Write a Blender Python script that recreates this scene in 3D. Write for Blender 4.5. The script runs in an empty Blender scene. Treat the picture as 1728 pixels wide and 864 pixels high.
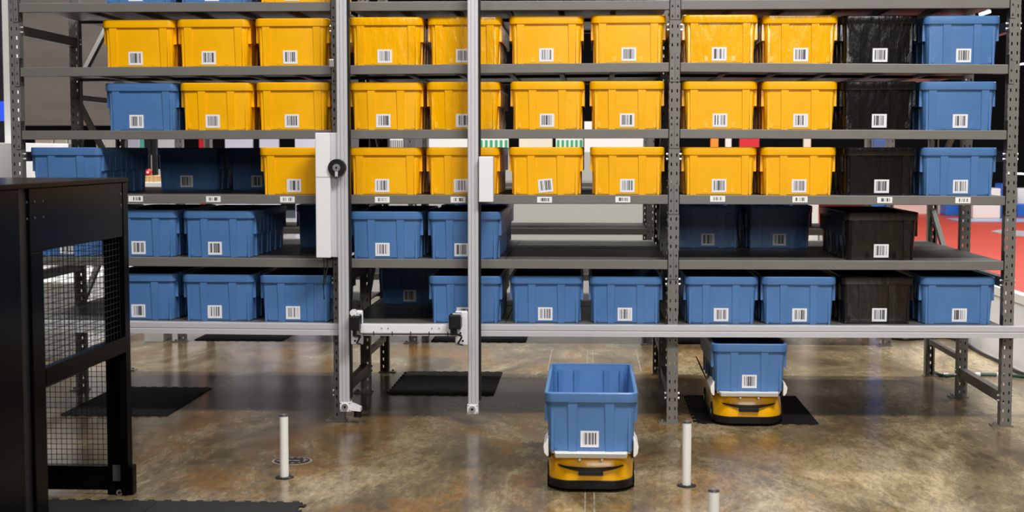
import bpy, bmesh, math, random
from mathutils import Vector, Matrix
random.seed(4)
PI = math.pi
S = bpy.context.scene
COL = S.collection

# ------------------------------------------------------------------ camera
F, CY, CX, CZ, CD = 2650.7, 456.66, 3.2635, 1.526, 8.7963
YAW, PITCH = 0.04989, 0.07537
cam = bpy.data.cameras.new('camera'); cam_o = bpy.data.objects.new('camera', cam)
COL.objects.link(cam_o)
cam.sensor_width = 36; cam.lens = F*36/1728
cam.shift_y = (CY-432)/1728
cam_o.location = (CX, -CD, CZ)
cam_o.rotation_euler = (PI/2-PITCH, 0, YAW)
cam.dof.use_dof = True; cam.dof.focus_distance = 8.7; cam.dof.aperture_fstop = 4.0
S.camera = cam_o

# ------------------------------------------------------------------ world, light, exposure
w = bpy.data.worlds.new('hall'); S.world = w; w.use_nodes = True
w.node_tree.nodes['Background'].inputs[0].default_value = (.75, .85, 1, 1)
w.node_tree.nodes['Background'].inputs[1].default_value = .10
S.view_settings.view_transform = 'Standard'; S.view_settings.look = 'None'
S.view_settings.gamma = 1; S.view_settings.exposure = 0.0
def area(name, loc, size, energy, col=(1, .97, .93), tgt=None):
    l = bpy.data.lights.new(name, 'AREA'); l.shape = 'RECTANGLE'; l.size, l.size_y = size
    l.energy = energy; l.color = col
    o = bpy.data.objects.new(name, l); COL.objects.link(o); o.location = loc
    if tgt:
        o.rotation_euler = (Vector(tgt)-Vector(loc)).to_track_quat('-Z', 'Y').to_euler()
    return o
area('hall_lamp_front', (5.6, -5.2, 7.6), (3.2, 1.0), 700, tgt=(3.9, 0, .9))
area('hall_lamp_front', (.2, -5.8, 7.6), (2.5, 1.0), 225, tgt=(1.8, 0, .9))
area('fill_light_rear_of_camera', (4.8, -11.4, 3.7), (4.5, 1.4), 250, tgt=(3.9, 0, .6))  # added soft fill for the tote and robot fronts, no fixture there
area('hall_lamp_aisle', (3.0, 2.85, 7.5), (10, .3), 750)
area('hall_lamp_back', (4.0, 14.0, 7.5), (12, 2), 350)
area('hall_lamp_back', (12, 9, 7.5), (6, 8), 800)
area('hall_lamp_back', (2.0, 5.0, 7.5), (5, .6), 420)

# ------------------------------------------------------------------ pixel of the photograph -> point in the hall
_c, _s = math.cos(YAW), math.sin(YAW)
_fw = Vector((-_s*math.cos(PITCH), _c*math.cos(PITCH), -math.sin(PITCH)))
_rt = Vector((_c, _s, 0)); _up = _rt.cross(_fw)
def at(u, v, axis, val):
    d = _fw+_rt*((u-864)/F)-_up*((v-CY)/F); o = Vector((CX, -CD, CZ))
    return o+d*((val-o[axis])/d[axis])
def px(u, y, z=1.0):           # world x of pixel column u on the plane y at height z
    p = at(u, 262, 1, y); q = at(u, 262+(CZ-z)*F/(CD+y), 1, y); return q.x

# ------------------------------------------------------------------ materials
def mat(name, col, rough=.5, metal=0, bump=0, bscale=40, vary=0, vscale=6, coat=0, spec=.5, stretch=(1, 1, 1), tr=0):
    m = bpy.data.materials.new(name); m.use_nodes = True
    N, L = m.node_tree.nodes, m.node_tree.links; b = N['Principled BSDF']
    b.inputs['Base Color'].default_value = (*col, 1); b.inputs['Roughness'].default_value = rough
    b.inputs['Metallic'].default_value = metal; b.inputs['Coat Weight'].default_value = coat
    b.inputs['Coat Roughness'].default_value = .08; b.inputs['Specular IOR Level'].default_value = spec
    b.inputs['Transmission Weight'].default_value = tr
    if bump or vary:
        tc = N.new('ShaderNodeTexCoord'); mp = N.new('ShaderNodeMapping'); mp.inputs['Scale'].default_value = stretch
        oi = N.new('ShaderNodeObjectInfo'); L.new(oi.outputs['Random'], mp.inputs['Location'])
        L.new(tc.outputs['Object'], mp.inputs['Vector'])
    if bump:
        n = N.new('ShaderNodeTexNoise'); n.inputs['Scale'].default_value = bscale; n.inputs['Detail'].default_value = 3
        L.new(mp.outputs[0], n.inputs['Vector'])
        bp = N.new('ShaderNodeBump'); bp.inputs['Strength'].default_value = bump; bp.inputs['Distance'].default_value = .01
        L.new(n.outputs[0], bp.inputs['Height']); L.new(bp.outputs[0], b.inputs['Normal'])
    if vary:
        n = N.new('ShaderNodeTexNoise'); n.inputs['Scale'].default_value = vscale; n.inputs['Detail'].default_value = 5
        L.new(mp.outputs[0], n.inputs['Vector'])
        r = N.new('ShaderNodeMapRange'); r.inputs[1].default_value = .3; r.inputs[2].default_value = .7
        r.inputs[3].default_value = 1-vary; r.inputs[4].default_value = 1+vary
        L.new(n.outputs[0], r.inputs[0])
        mx = N.new('ShaderNodeVectorMath'); mx.operation = 'SCALE'; mx.inputs[0].default_value = col
        L.new(r.outputs[0], mx.inputs['Scale']); L.new(mx.outputs[0], b.inputs['Base Color'])
    return m
def emit(name, col, st):
    m = bpy.data.materials.new(name); m.use_nodes = True; b = m.node_tree.nodes['Principled BSDF']
    b.inputs['Base Color'].default_value = (*col, 1)
    b.inputs['Emission Color'].default_value = (*col, 1); b.inputs['Emission Strength'].default_value = st
    return m
def stripes_mat(name, n, lo, hi, ymin, ymax, dark, light):
    """white sticker with printed bars"""
    m = bpy.data.materials.new(name); m.use_nodes = True; N, L = m.node_tree.nodes, m.node_tree.links
    b = N['Principled BSDF']; b.inputs['Roughness'].default_value = .45
    tc = N.new('ShaderNodeTexCoord'); sp = N.new('ShaderNodeSeparateXYZ'); L.new(tc.outputs['Generated'], sp.inputs[0])
    def mth(op, a, c=None):
        k = N.new('ShaderNodeMath'); k.operation = op
        for i, q in enumerate((a, c)):
            if q is None: continue
            if isinstance(q, (int, float)): k.inputs[i].default_value = q
            else: L.new(q, k.inputs[i])
        return k.outputs[0]
    oi = N.new('ShaderNodeObjectInfo')
    fl = mth('FLOOR', mth('MULTIPLY', sp.outputs[0], n))
    wn = N.new('ShaderNodeTexWhiteNoise'); wn.noise_dimensions = '2D'
    cb = N.new('ShaderNodeCombineXYZ'); L.new(fl, cb.inputs[0]); L.new(mth('MULTIPLY', oi.outputs['Random'], 97.0), cb.inputs[1])
    L.new(cb.outputs[0], wn.inputs['Vector'])
    bar = mth('GREATER_THAN', wn.outputs[0], .42)
    for a, o_, c in (('GREATER_THAN', 0, lo), ('LESS_THAN', 0, hi), ('GREATER_THAN', 2, ymin), ('LESS_THAN', 2, ymax)):
        bar = mth('MULTIPLY', bar, mth(a, sp.outputs[o_], c))
    mx = N.new('ShaderNodeMix'); mx.data_type = 'RGBA'; L.new(bar, mx.inputs[0])
    mx.inputs[6].default_value = (*light, 1); mx.inputs[7].default_value = (*dark, 1)
    L.new(mx.outputs[2], b.inputs['Base Color'])
    return m
def floor_mat():
    m = bpy.data.materials.new('polished_concrete'); m.use_nodes = True; N, L = m.node_tree.nodes, m.node_tree.links
    b = N['Principled BSDF']
    g = N.new('ShaderNodeNewGeometry')
    def noise(sc, det=6, st=(1, 1, 1), rough=.6):
        mp = N.new('ShaderNodeMapping'); mp.inputs['Scale'].default_value = st; L.new(g.outputs['Position'], mp.inputs[0])
        n = N.new('ShaderNodeTexNoise'); n.inputs['Scale'].default_value = sc; n.inputs['Detail'].default_value = det
        n.inputs['Roughness'].default_value = rough; n.inputs['Distortion'].default_value = .6
        L.new(mp.outputs[0], n.inputs['Vector']); return n.outputs[0]
    def ramp(src, pts):
        r = N.new('ShaderNodeValToRGB'); e = r.color_ramp.elements
        while len(e) < len(pts): e.new(.5)
        for k, (p, c) in enumerate(pts): e[k].position = p; e[k].color = (*c, 1) if len(c) == 3 else c
        L.new(src, r.inputs[0]); return r.outputs[0]
    def mix(f, a, c, mode='MIX'):
        x = N.new('ShaderNodeMix'); x.data_type = 'RGBA'; x.blend_type = mode
        if isinstance(f, (int, float)): x.inputs[0].default_value = f
        else: L.new(f, x.inputs[0])
        for s_, q in ((6, a), (7, c)):
            if isinstance(q, tuple): x.inputs[s_].default_value = (*q, 1)
            else: L.new(q, x.inputs[s_])
        return x.outputs[2]
    base = ramp(noise(1.4, 9, (1, .4, 1), .72), [(.36, (.075, .052, .026)), (.5, (.215, .165, .088)), (.62, (.46, .37, .225))])
    rust = ramp(noise(1.5, 7, (1, .5, 1), .68), [(.50, (0, 0, 0)), (.60, (1, 1, 1))])
    # the rusty staining belongs to the slabs in front of the left and middle bays
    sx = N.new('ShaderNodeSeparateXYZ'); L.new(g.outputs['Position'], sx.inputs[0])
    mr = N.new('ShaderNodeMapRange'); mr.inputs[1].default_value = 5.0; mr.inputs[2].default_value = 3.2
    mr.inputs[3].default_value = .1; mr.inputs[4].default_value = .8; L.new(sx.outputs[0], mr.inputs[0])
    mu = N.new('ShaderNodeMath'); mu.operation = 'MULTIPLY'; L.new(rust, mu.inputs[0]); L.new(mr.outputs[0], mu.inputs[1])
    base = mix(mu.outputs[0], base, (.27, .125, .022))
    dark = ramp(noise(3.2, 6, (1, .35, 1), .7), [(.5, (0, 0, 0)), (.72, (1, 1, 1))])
    dk = N.new('ShaderNodeMath'); dk.operation = 'MULTIPLY'; L.new(dark, dk.inputs[0]); L.new(mr.outputs[0], dk.inputs[1])  # dark stains, weighted leftwards to paint in the weaker light there
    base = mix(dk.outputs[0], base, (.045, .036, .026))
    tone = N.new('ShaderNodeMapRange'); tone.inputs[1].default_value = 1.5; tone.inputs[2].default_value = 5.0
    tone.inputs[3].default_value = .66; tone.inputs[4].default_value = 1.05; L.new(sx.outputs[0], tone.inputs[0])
    base = mix(1.0, base, tone.outputs[0], 'MULTIPLY')       # weaker light on the left, painted into the floor colour
    fine = ramp(noise(34, 4, (1, .3, 1), .85), [(.36, (.68, .68, .68)), (.64, (1.3, 1.3, 1.3))])
    base = mix(1.0, base, fine, 'MULTIPLY')
    speck = ramp(noise(13, 3, (1, .5, 1), .9), [(.69, (0, 0, 0)), (.74, (1, 1, 1))])
    sm = N.new('ShaderNodeMath'); sm.operation = 'MULTIPLY'; L.new(speck, sm.inputs[0]); sm.inputs[1].default_value = .35
    base = mix(sm.outputs[0], base, (.55, .5, .42))
    L.new(base, b.inputs['Base Color'])
    rr = N.new('ShaderNodeMapRange'); rr.inputs[3].default_value = .12; rr.inputs[4].default_value = .32
    L.new(noise(2.5, 5, (1, .5, 1), .6), rr.inputs[0]); L.new(rr.outputs[0], b.inputs['Roughness'])
    bp = N.new('ShaderNodeBump'); bp.inputs['Strength'].default_value = .06; bp.inputs['Distance'].default_value = .01
    L.new(noise(5, 3), bp.inputs['Height']); L.new(bp.outputs[0], b.inputs['Normal'])
    return m

M = dict(
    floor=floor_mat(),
    steel=mat('grey_painted_steel', (.165, .158, .147), .45, .15, .05, 60, .06),
    deck=mat('grey_shelf_board', (.15, .143, .132), .38, .2, .05, 60, .08),
    zinc=mat('zinc_bolt', (.7, .72, .75), .3, .9),
    alu=mat('anodised_aluminium', (.60, .60, .64), .38, .25, .02, 200),
    alud=mat('aluminium_groove', (.25, .25, .27), .45, .3),
    white=mat('white_enamel', (.80, .80, .84), .35),
    plast=mat('white_plastic', (.82, .82, .80), .4),
    yellow=mat('yellow_plastic', (.93, .455, .0), .33, 0, .10, 22, .05),
    yellow_film=mat('yellow_plastic_under_film', (.93, .455, .0), .22, 0, .55, 9, .05, coat=.8, stretch=(3, 1, 1)),
    blue=mat('blue_plastic', (.075, .19, .43), .33, 0, .10, 22, .06),
    black=mat('black_plastic', (.006, .005, .005), .2, 0, .4, 10, 0, coat=.4, spec=.45, stretch=(3, 1, 1)),
    blackm=mat('black_metal', (.002, .002, .0024), .22, .0, .03, 12, spec=.03),
    blackp=mat('black_part', (.008, .008, .009), .45, spec=.3),
    rubber=mat('black_rubber', (.010, .010, .011), .7, 0, .3, 120, spec=.15),
    robot=mat('robot_yellow', (.95, .47, .0), .3, coat=.3),
    red=mat('red_carpet', (.50, .055, .032), .55, 0, .1, 60, .08, 1),
    stage=mat('stage_white', (.82, .83, .86), .5, vary=.03, vscale=1),
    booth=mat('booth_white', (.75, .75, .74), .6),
    greyc=mat('grey_partition', (.105, .086, .078), .8, 0, .1, 20, .12, 1.2, stretch=(1, 1, 6)),
    dark=mat('dark_hall', (.008, .007, .011), .8),
    purple=mat('dark_purple_wall', (.02, .016, .03), .7),
    boothblue=mat('booth_blue', (.01, .14, .62), .5),
    green=mat('green_sign', (.02, .33, .12), .5),
    signred=mat('red_sign', (.6, .01, .02), .5),
    cable=mat('black_cable', (.010, .012, .016), .4),
    gcable=mat('dark_green_cable', (.008, .06, .05), .4),
    tan=mat('cardboard', (.62, .40, .18), .7),
    skin=mat('pale_box', (.55, .36, .28), .6),
    capm=mat('dark_cap', (.06, .06, .07), .35),
    iron=mat('cast_iron', (.035, .025, .028), .4, .3, .3, 30),
    ring=mat('worn_ring', (.30, .27, .23), .5),
    screen=emit('blue_screen', (.02, .07, .6), 1.0),
    tube=emit('lamp_tube', (.8, 1, 1), 4),
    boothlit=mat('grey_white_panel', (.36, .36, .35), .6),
    bar=stripes_mat('barcode_sticker', 40, .14, .86, .16, .88, (.10, .10, .11), (.80, .80, .85)),
    sbar=stripes_mat('shelf_barcode_sticker', 34, .2, .84, .22, .80, (.10, .10, .10), (.84, .84, .84)),
)

# ------------------------------------------------------------------ mesh helpers
class MB:
    def __init__(s): s.v, s.f, s.mi = [], [], []
    def add(s, vs, fs, k=0):
        n = len(s.v); s.v += [tuple(p) for p in vs]; s.f += [tuple(i+n for i in f) for f in fs]; s.mi += [k]*len(fs); return s
    def box(s, x0, x1, y0, y1, z0, z1, k=0, M_=None):
        vs = [Vector((x, y, z)) for z in (z0, z1) for x, y in ((x0, y0), (x1, y0), (x1, y1), (x0, y1))]
        if M_: vs = [M_ @ p for p in vs]
        return s.add(vs, [(3, 2, 1, 0), (4, 5, 6, 7), (0, 1, 5, 4), (1, 2, 6, 5), (2, 3, 7, 6), (3, 0, 4, 7)], k)
    def cyl(s, a, b, r, n=16, r2=None, k=0):
        a, b = Vector(a), Vector(b); r2 = r if r2 is None else r2
        q = (b-a).to_track_quat('Z', 'Y')
        vs = [p + q @ Vector((rr*math.cos(2*PI*i/n), rr*math.sin(2*PI*i/n), 0)) for p, rr in ((a, r), (b, r2)) for i in range(n)]
        fs = [(i, (i+1) % n, n+(i+1) % n, n+i) for i in range(n)]
        return s.add(vs, fs+[tuple(range(n-1, -1, -1)), tuple(range(n, 2*n))], k)
    def bar(s, a, b, w, h, k=0):
        a, b = Vector(a), Vector(b); q = (b-a).to_track_quat('Y', 'Z'); L = (b-a).length
        return s.box(-w/2, w/2, 0, L, -h/2, h/2, k, Matrix.Translation(a) @ q.to_matrix().to_4x4())
    def prism(s, pts, z0, z1, k=0):            # outline in xy, extruded in z
        n = len(pts)
        vs = [(x, y, z0) for x, y in pts]+[(x, y, z1) for x, y in pts]
        return s.add(vs, [(i, (i+1) % n, n+(i+1) % n, n+i) for i in range(n)]+[tuple(range(n-1, -1, -1)), tuple(range(n, 2*n))], k)
    def rings(s, rs, cap0=True, cap1=True, k=0, closed=False):
        n = len(rs[0]); vs = [p for r in rs for p in r]; fs = []
        m = len(rs)
        for j in range(m if closed else m-1):
            a, b = j*n, ((j+1) % m)*n
            fs += [(a+i, a+(i+1) % n, b+(i+1) % n, b+i) for i in range(n)]
        if cap0: fs.append(tuple(range(n-1, -1, -1)))
        if cap1: fs.append(tuple(range((m-1)*n, m*n)))
        return s.add(vs, fs, k)
    def tube(s, pts, r, n=8, k=0):
        pts = [Vector(p) for p in pts]; rs = []
        for i, p in enumerate(pts):
            t = (pts[min(i+1, len(pts)-1)]-pts[max(i-1, 0)]).normalized(); q = t.to_track_quat('Z', 'Y')
            rs.append([p+q @ Vector((r*math.cos(2*PI*j/n), r*math.sin(2*PI*j/n), 0)) for j in range(n)])
        return s.rings(rs, k=k)
    def mesh(s, name, m):
        me = bpy.data.meshes.new(name); me.from_pydata(s.v, [], s.f)
        for q in (m if isinstance(m, (list, tuple)) else [m]): me.materials.append(q)
        me.polygons.foreach_set('material_index', s.mi); me.update(); return me
    def build(s, name, m, parent=None, bevel=0, smooth=False, loc=None):
        me = s.mesh(name, m); return link(name, me, parent, bevel, smooth, loc)
def link(name, me, parent=None, bevel=0, smooth=False, loc=None, rot=None):
    o = bpy.data.objects.new(name, me); COL.objects.link(o)
    if parent: o.parent = parent
    if loc is not None: o.location = loc
    if rot is not None: o.rotation_euler = rot
    if smooth:
        for p in me.polygons: p.use_smooth = True
        me.set_sharp_from_angle(angle=math.radians(35))
    if bevel:
        b = o.modifiers.new('bevel', 'BEVEL'); b.width = bevel; b.segments = 2; b.limit_method = 'ANGLE'
    return o
def tag(o, label, cat, group=None, kind=None):
    o['label'] = label; o['category'] = cat
    if group: o['group'] = group
    if kind: o['kind'] = kind
    return o
def empty(name, loc, label=None, cat=None, group=None, rz=0):
    o = bpy.data.objects.new(name, None); COL.objects.link(o); o.location = loc; o.rotation_euler.z = rz
    o.empty_display_size = .1
    if label: tag(o, label, cat, group)
    return o
def copy_tree(o, parent=None):
    c = o.copy(); COL.objects.link(c); c.parent = parent
    for ch in list(o.children): copy_tree(ch, c)
    return c
def rrect(hw, hl, r, z, n=5):
    pts = []
    for cx, cy, a0 in ((hw-r, hl-r, 0), (-hw+r, hl-r, PI/2), (-hw+r, -hl+r, PI), (hw-r, -hl+r, 1.5*PI)):
        for i in range(n+1):
            a = a0+PI/2*i/n; pts.append((cx+r*math.cos(a), cy+r*math.sin(a), z))
    return pts
def interp(xs, ys, x):
    for i in range(len(xs)-1):
        if x <= xs[i+1] or i == len(xs)-2:
            return ys[i]+(ys[i+1]-ys[i])*(x-xs[i])/(xs[i+1]-xs[i])

# ------------------------------------------------------------------ the hall
def struct(name, mb, m):
    o = mb.build(name, m); o['kind'] = 'structure'; return o
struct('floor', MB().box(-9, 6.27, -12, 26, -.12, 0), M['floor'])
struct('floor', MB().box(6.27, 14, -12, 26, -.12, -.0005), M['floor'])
struct('wall_back', MB().box(-9, 22, 32, 32.3, 0, 8.5), M['dark'])
struct('wall_left', MB().box(-9.2, -9, -12, 32, 0, 8.5), M['dark'])
struct('wall_right', MB().box(22, 22.2, -12, 32, 0, 8.5), M['dark'])
struct('wall_front', MB().box(-9, 22, -12.3, -12, 0, 8.5), M['dark'])
struct('ceiling', MB().box(-9, 22, -12, 32, 8.5, 8.7), M['dark'])

# ------------------------------------------------------------------ the storage rack
PX = [.008, 1.841, 3.7275, 5.580]
LV = [[2.362]*4, [2.0015, 2.0097, 2.0205, 2.004], [1.6466, 1.6505, 1.653, 1.6446], [1.2854, 1.2848, 1.2872, 1.2831],
      [.932, .9240, .9223, .9243], [.569, .5592, .5606, .5661]]
PW, PD = .062, .06
DY = [0.0, 1.036, 1.964]          # front, middle and rear post rows
BH = .051
def perforated(mb, w, z1, cols, pitch, hw, hh, place, z0=0, off=.02):
    xs = sorted({0, w} | {c-hw/2 for c in cols} | {c+hw/2 for c in cols})
    zs = [z0]; z = z0+off; holes = []
    while z+hh < z1: zs += [z, z+hh]; holes.append(z); z += pitch
    zs.append(z1)
    vs = [place(x, z) for z in zs for x in xs]; nx = len(xs); fs = []
    for j in range(len(zs)-1):
        for i in range(nx-1):
            xm = (xs[i]+xs[i+1])/2
            if j % 2 == 1 and any(abs(xm-c) < hw/2 for c in cols): continue
            fs.append((j*nx+i, j*nx+i+1, (j+1)*nx+i+1, (j+1)*nx+i))
    mb.add(vs, fs)
def upright_mesh(h):
    mb = MB()
    perforated(mb, PW, h, [PW/2-.0150, PW/2+.0150], .0508, .0075, .0185, lambda x, z: (x-PW/2, 0, z))
    perforated(mb, PD, h, [.030], .0508, .006, .014, lambda x, z: (PW/2, x, z))
    perforated(mb, PD, h, [.030], .0508, .006, .014, lambda x, z: (-PW/2, PD-x, z))
    mb.add([(-PW/2, PD, 0), (-PW/2+.012, PD, 0), (-PW/2+.012, PD, h), (-PW/2, PD, h)], [(0, 1, 2, 3)])
    mb.add([(PW/2-.012, PD, 0), (PW/2, PD, 0), (PW/2, PD, h), (PW/2-.012, PD, h)], [(0, 1, 2, 3)])
    me = mb.mesh('upright', M['steel'])
    bm = bmesh.new(); bm.from_mesh(me); bmesh.ops.remove_doubles(bm, verts=bm.verts, dist=1e-5); bm.to_mesh(me); bm.free()
    return me
def upright(me, x, y, flip, parent, z=0):
    o = link('upright', me, parent, loc=(x, y, z), rot=(0, 0, PI if flip else 0))
    s = o.modifiers.new('sheet', 'SOLIDIFY'); s.thickness = .0025; s.offset = -1
    return o
rack = empty('storage_rack', (0, 0, 0), 'tall grey perforated steel storage rack of three bays holding the rows of totes', 'rack')
up_me = upright_mesh(2.85)
foot_me = MB().box(-.075, .04, -.012, .072, 0, .007).cyl((-.055, .03, .007), (-.055, .03, .018), .009, 6).mesh('foot_plate', M['steel'])
bolt_me = MB().cyl((-.012, 0, 0), (.012, 0, 0), .0075, 8).mesh('bolt', M['zinc'])
clip_me = MB()
clip_me.box(-.0155, .0145, -.005, -.001, -.105, .055)
for dz in (-.085, -.030, .030): clip_me.add([(-.006, -.005, dz-.006), (.006, -.005, dz-.006), (0, -.005, dz+.008), (0, -.011, dz-.006)],
                                          [(0, 1, 3), (1, 2, 3), (2, 0, 3)], 1)
clip_me.box(-.0155, -.0125, -.005, .045, -.105, .055)
CLIPM = mat('dark_notch', (.02, .02, .02), .6)
clip_me = clip_me.mesh('beam_connector', [M['steel'], CLIPM])
for fi, x in enumerate(PX):
    for j, y in enumerate(DY):
        up = upright(up_me, x, y+(.06 if j == 2 else 0), j == 2, rack, .006)
        link('foot_plate', foot_me, up, loc=(0, 0, -.006))
    for z, h in ((.155, .06), (.80, .055), (1.50, .055), (2.215, .055)):
        b = MB().box(x-.022, x+.022, DY[0]+.058, DY[1]+.004, z-h/2, z+h/2).build('frame_brace', M['steel'], rack, .002)
        for y in (.035, 1.06):
            for dz in (.014, -.014): link('bolt', bolt_me, b, loc=(x-.03, y, z+dz)); link('bolt', bolt_me, b, loc=(x+.03, y, z+dz))
    y1, y2 = DY[1]+.05, DY[2]+.01
    for a, c in (((.24), (.24)), (1.87, 1.87), (.55, 1.13), (1.85, 1.30), (1.95, 2.52)):
        MB().bar((x, y1, a), (x, y2, c), .03, .034).build('diagonal_brace' if a != c else 'frame_brace', M['steel'], rack)
def lvl(k, x): return interp(PX, LV[k], x)
SHELF_LABELS = [(229, 335.5), (360, 336), (485, 336.5), (645, 337), (773, 337), (919, 337), (1051, 336.5), (1211, 335.5), (1350, 336.5), (1493, 337.5), (1625, 338)]
sl_me = MB().box(-.0415, .0415, -.0012, 0, -.0165, .0165).mesh('barcode_label', M['sbar'])
for k in range(6):
    for b in range(3):
        xa, xb = PX[b]+.031, PX[b+1]-.031
        za, zb = lvl(k, xa), lvl(k, xb)
        for j, y in enumerate(DY):
            h = BH if j == 0 else .03
            yy0, yy1 = (y, y+.045) if j == 0 else (y+.005, y+.045)
            mb = MB()
            mb.add([(xa, yy0, za-h), (xb, yy0, zb-h), (xb, yy1, zb-h), (xa, yy1, za-h), (xa, yy0, za), (xb, yy0, zb), (xb, yy1, zb), (xa, yy1, za)],
                   [(3, 2, 1, 0), (4, 5, 6, 7), (0, 1, 5, 4), (1, 2, 6, 5), (2, 3, 7, 6), (3, 0, 4, 7)])
            bo = mb.build('shelf_beam', M['steel'], rack, .0025)
            if j == 0:
                for x_, z_, sx in ((PX[b]+.0155, za, 1), (PX[b+1]-.0155, zb, -1)):
                    cl = link('beam_connector', clip_me, bo, loc=(x_, 0, z_)); cl.scale.x = -sx
                if k == 3:
                    for u, v in SHELF_LABELS:
                        p = at(u, v, 1, -.001)
                        if xa < p.x < xb: link('barcode_label', sl_me, bo, loc=(p.x, -.0005, p.z))
        # deck boards: two across, two deep, with a joint between them
        xm = (xa+xb)/2
        for (x0, x1) in ((xa+.002, xm-.002), (xm+.002, xb-.002)):
            for (y0, y1) in ((.047, DY[1]+.003), (DY[1]+.008, DY[2]+.045)):
                z0, z1 = lvl(k, x0), lvl(k, x1)
                MB().add([(x0, y0, z0-.014), (x1, y0, z1-.014), (x1, y1, z1-.014), (x0, y1, z0-.014), (x0, y0, z0-.001), (x1, y0, z1-.001), (x1, y1, z1-.001), (x0, y1, z0-.001)],
                   [(3, 2, 1, 0), (4, 5, 6, 7), (0, 1, 5, 4), (1, 2, 6, 5), (2, 3, 7, 6), (3, 0, 4, 7)]).build('deck_board', M['deck'], rack)
        for q in range(1, 6):
            xx = xa+(xb-xa)*q/6; zz = lvl(k, xx)
            MB().box(xx-.015, xx+.015, .047, DY[2]+.004, zz-.030, zz-.0145).build('deck_support', M['steel'], rack)

# the aluminium guide rail along the lowest shelf
rail = MB()
z0 = .5585
prof = [(-.05, -.066), (-.05, -.040), (-.046, -.037), (-.046, -.033), (-.05, -.030), (-.05, -.004), (-.046, 0), (-.004, 0), (-.004, -.066)]
def rail_pts(x): z = lvl(5, min(x, 5.6))+.001; return [(x, y, z+dz) for y, dz in prof]
rail.rings([rail_pts(x) for x in (-.6, 0.008, .7, 1.841, 2.6, 3.7275, 4.6, 5.58, 6.05)])
tag(rail.build('guide_rail', M['alu']), 'long silver aluminium rail along the lowest shelf of the rack', 'rail')

# ------------------------------------------------------------------ totes
TW, TL, TH = .209, .49, .268
def tote_meshes(m, kind):
    """kind A: front ribs near the middle, B: front ribs near the corners"""
    body = MB()
    n = 5
    R = [rrect(.182, .462, .03, 0, n), rrect(.186, .466, .03, .006, n), rrect(.199, .480, .032, .262, n), rrect(.192, .473, .028, .262, n), rrect(.177, .457, .024, .010, n)]
    body.rings(R)
    fy = lambda z: .466+.014*z/.262
    for sgn, offs in ((-1, (.083,) if kind == 'A' else (.144,)), (1, (.144,) if kind == 'A' else (.083,))):
        for off in offs:
            for s_ in (-1, 1):
                xc = s_*off; hw0, hw1 = .0175, .021
                y0, y1 = sgn*(fy(0)), sgn*(fy(.225)); o = sgn*.0075
                vs = [(xc-hw0, y0+o*.6, .001), (xc+hw0, y0+o*.6, .001), (xc+hw1, y1+o, .226), (xc-hw1, y1+o, .226),
                      (xc-hw0-.002, y0-o, .001), (xc+hw0+.002, y0-o, .001), (xc+hw1+.002, y1-o, .226), (xc-hw1-.002, y1-o, .226)]
                fs = [(0, 1, 2, 3), (0, 3, 7, 4), (1, 5, 6, 2), (0, 4, 5, 1), (3, 2, 6, 7)]
                if sgn > 0: fs = [f[::-1] for f in fs]
                body.add(vs, fs)
        # corner posts
        for s_ in (-1, 1):
            body.box(s_*.172-.006, s_*.172+.006, sgn*fy(.1)-.004, sgn*fy(.1)+.004, .002, .226)
    # long sides: vertical ribs
    sx = lambda z: .186+.013*z/.262
    for s_ in (-1, 1):
        for y in (-.36, -.2, -.04, .04, .2, .36):
            body.box(min(s_*sx(0), s_*(sx(.1)+.004)), max(s_*sx(0), s_*(sx(.1)+.004)), y-.012, y+.012, .004, .14)
    for s_ in (-1, 1):                         # ribs on the inside of both ends
        for off in (.075, .155):
            a, b_ = (.455, .468) if s_ > 0 else (-.468, -.455)
            body.box(off-.010, off+.010, a, b_, .012, .24); body.box(-off-.010, -off+.010, a, b_, .012, .24)
    rim = MB()
    rim.rings([rrect(.2005, .4815, .034, .224, n), rrect(TW-.001, TL-.001, .040, .224, n), rrect(TW, TL, .040, .228, n), rrect(TW, TL, .040, .263, n), rrect(TW-.004, TL-.004, .037, TH, n),
               rrect(.197, .477, .030, TH, n), rrect(.192, .473, .028, .2645, n)], cap0=False, cap1=False, closed=True)
    skirt = MB()
    for s_ in (-1, 1):
        xa, xb = sorted((s_*.2015, s_*.2065))
        skirt.box(xa, xb, -.435, .435, .135, .225)
        for i in range(9):
            y = -.435+.87*i/8; a, b_ = sorted((s_*.188, s_*.208))
            skirt.box(a, b_, y-.004, y+.004, .132, .226)
    return body.mesh('body', m), rim.mesh('rim', m), skirt.mesh('side_skirt', m)
lab_me = MB().box(-.041, .041, -.0012, 0, -.0375, .0375).mesh('barcode_label', M['bar'])
_cache = {}
def tote(colour, kind, loc, label, group, lab=(0, .052), rz=0, lab_tilt=0, z_lab=None):
    key = (colour, kind)
    if key not in _cache:
        b, r, s = tote_meshes(M[colour], kind)
        for me in (b, r, s):
            for p in me.polygons: p.use_smooth = True
            me.set_sharp_from_angle(angle=math.radians(30))
        root = empty('tote', (0, 0, 0))
        ob = link('body', b, root); link('rim', r, root); link('side_skirt', s, root)
        link('barcode_label', lab_me, root)
        _cache[key] = root; first = True
        t = root
    else:
        t = copy_tree(_cache[key])
    for c in t.children:
        if c.name.startswith('barcode'):
            z = lab[1]; y = -(.466+.014*z/.262)-.0006
            c.location = (lab[0], y, z); c.rotation_euler = (math.atan(.014/.262), lab_tilt, 0)
    t.location = loc; t.rotation_euler.z = rz
    tag(t, label, 'tote', group)
    return t

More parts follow.
